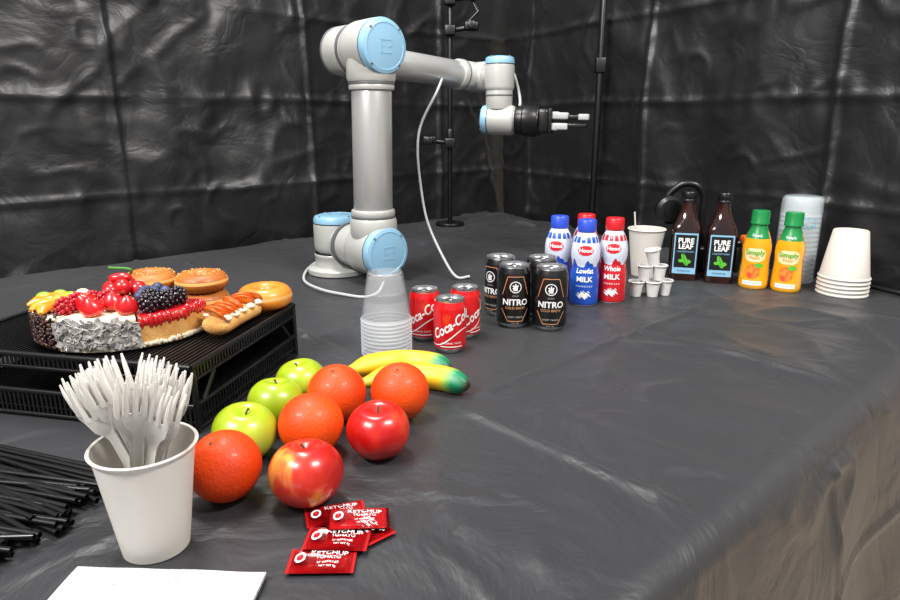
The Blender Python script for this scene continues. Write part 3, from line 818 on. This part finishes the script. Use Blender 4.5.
def donut(glz,sprk):
    b=B(); pr=[]; n=20
    for i in range(n+1):
        a=-math.pi/2+2*math.pi*i/n; x=.0255+.0160*math.cos(a); z=.0155+.0150*math.sin(a)
        ang=math.degrees(a); pr.append((x,z,(dl if -15<ang<18 else glz)))
    b.lathe(pr,glz,40)
    if sprk:
        for k in range(90):
            a=random.uniform(0,6.28); c=random.uniform(.3,2.8); x=.0255+.0163*math.cos(c); z=.0155+.0154*math.sin(c)
            b.ball((x*math.cos(a),x*math.sin(a),z),.0009,sprk,None,6)
    return b
seedm=M('sesame','#d8b070',.6)
d1=donut(dn,seedm).obj('donut',(-.488,1.029,TZ+FZ)); inst(d1,(-.488,1.029,TZ+FZ+.0305)); d2=inst(d1,(-.402,1.023,TZ+FZ),1); inst(d1,(-.402,1.023,TZ+FZ+.0305),2)
d3=donut(M('donut_orange','#c46a16',.4,coat=.2,var=(['#d8852a'],20,(1,1,1))),None).obj('donut',(-.302,1.026,TZ+FZ+.001)); d3.scale=(1.05,1.05,1.2)
b=B(); orl=M('orange_slice','#e06e0c',.35,coat=.2,var=(['#ec8e20'],50,(1,1,1))); orr=M('orange_rind','#d2560a',.4)
b.sweep(smooth([(0,-.056,.0135),(0,-.04,.0152),(0,0,.0162),(0,.04,.0152),(0,.056,.0135)],5),[.008]+[.016,.018,.021,.0225]+[.023]*11+[.0225,.021,.018,.016,.008],sponge,24,flat=.62)
for k in range(9):
    y=-.048+k*.012; mm=T((.004*(-1)**k,y,.031))@R(-48,'X')@R(random.uniform(-18,18),'Y')
    b.lathe([(0,-.0015),(.0165,-.0015,orr),(.0178,-.001),(.0178,.001),(.0165,.0015,orl),(0,.0018)],orl,24,mm)
    for q in range(8):
        a=q*math.pi/4; b.sweep([mm@Vector((.002*math.cos(a),.002*math.sin(a),.002)),mm@Vector((.0155*math.cos(a),.0155*math.sin(a),.002))],.0005,cream,4)
for k in range(9):
    b.ball((.018*(-1)**k,-.045+k*.011,.027),.007,cream,None,10,(1,1,.7))
o=b.obj('fruit_pastry',(-.322,.924,TZ+FZ),-.21)

# ---------------- spring clamp with arched handle and orange pad, behind tea bottles
oc=M('clamp_orange','#e8641c',.4)
b=B()
b.lathe([(0,0),(.012,0),(.030,.002),(.036,.008),(.036,.026),(.028,.034),(0,.034)],black,36,T((-.098,.0,.165))@R(90,'X'))
b.lathe([(0,0),(.018,0),(.018,.004),(0,.004)],blackm,24,T((-.098,-.034,.165))@R(90,'X'))
b.sweep(smooth([(-.098,.02,.165),(-.09,.02,.20),(-.06,.01,.228),(-.025,0,.225),(-.005,0,.19),(-.005,0,.12),(.02,0,.05)],6),.009,black,12)
b.box((.03,0,.035),(.14,.05,.07),black,bev=.010)
b.box((.115,-.02,.085),(.034,.03,.028),oc,bev=.005)
b.sweep([(.05,-.01,.07),(.11,-.015,.08)],.009,black,10)
b.obj('spring_clamp',(.665,1.70,TZ))
b=B(); b.sweep(smooth([(.985,1.50,.010),(1.01,1.45,.010),(1.035,1.40,.010),(1.065,1.345,.010)]),.0055,black,10); b.obj('power_cable',(0,0,TZ))

# ---------------- lights
def area(name,loc,size,sy,e,tgt=(0,1.2,.8),col=(1,1,1)):
    l=bpy.data.lights.new(name,'AREA'); l.shape='RECTANGLE'; l.size=size; l.size_y=sy; l.energy=e; l.color=col
    o=bpy.data.objects.new(name,l); COL.objects.link(o); o.location=loc
    o.rotation_euler=(Vector(tgt)-Vector(loc)).to_track_quat('-Z','Y').to_euler(); return o
area('ceiling_light',(-.5,1.3,3.0),.9,.35,50,(-.2,1.5,.8),(1,.98,.95))
area('ceiling_light',(1.4,.0,3.0),.9,.35,88,(.6,1.4,.8),(1,.95,.89))
area('ceiling_light',(-1.3,-.3,2.7),1.0,.4,94,(0,1.6,.95),(1,.97,.94))
w=bpy.data.worlds.new('World'); scene.world=w; w.use_nodes=True
w.node_tree.nodes['Background'].inputs['Color'].default_value=(.96,.97,1,1); w.node_tree.nodes['Background'].inputs['Strength'].default_value=.54

cam=bpy.data.cameras.new('camera'); cam.sensor_width=36; cam.lens=26; cam.clip_start=.02
co_=bpy.data.objects.new('camera',cam); COL.objects.link(co_); co_.location=(0,0,TZ+.384); co_.rotation_euler=(math.radians(74.7),0,0)
scene.camera=co_
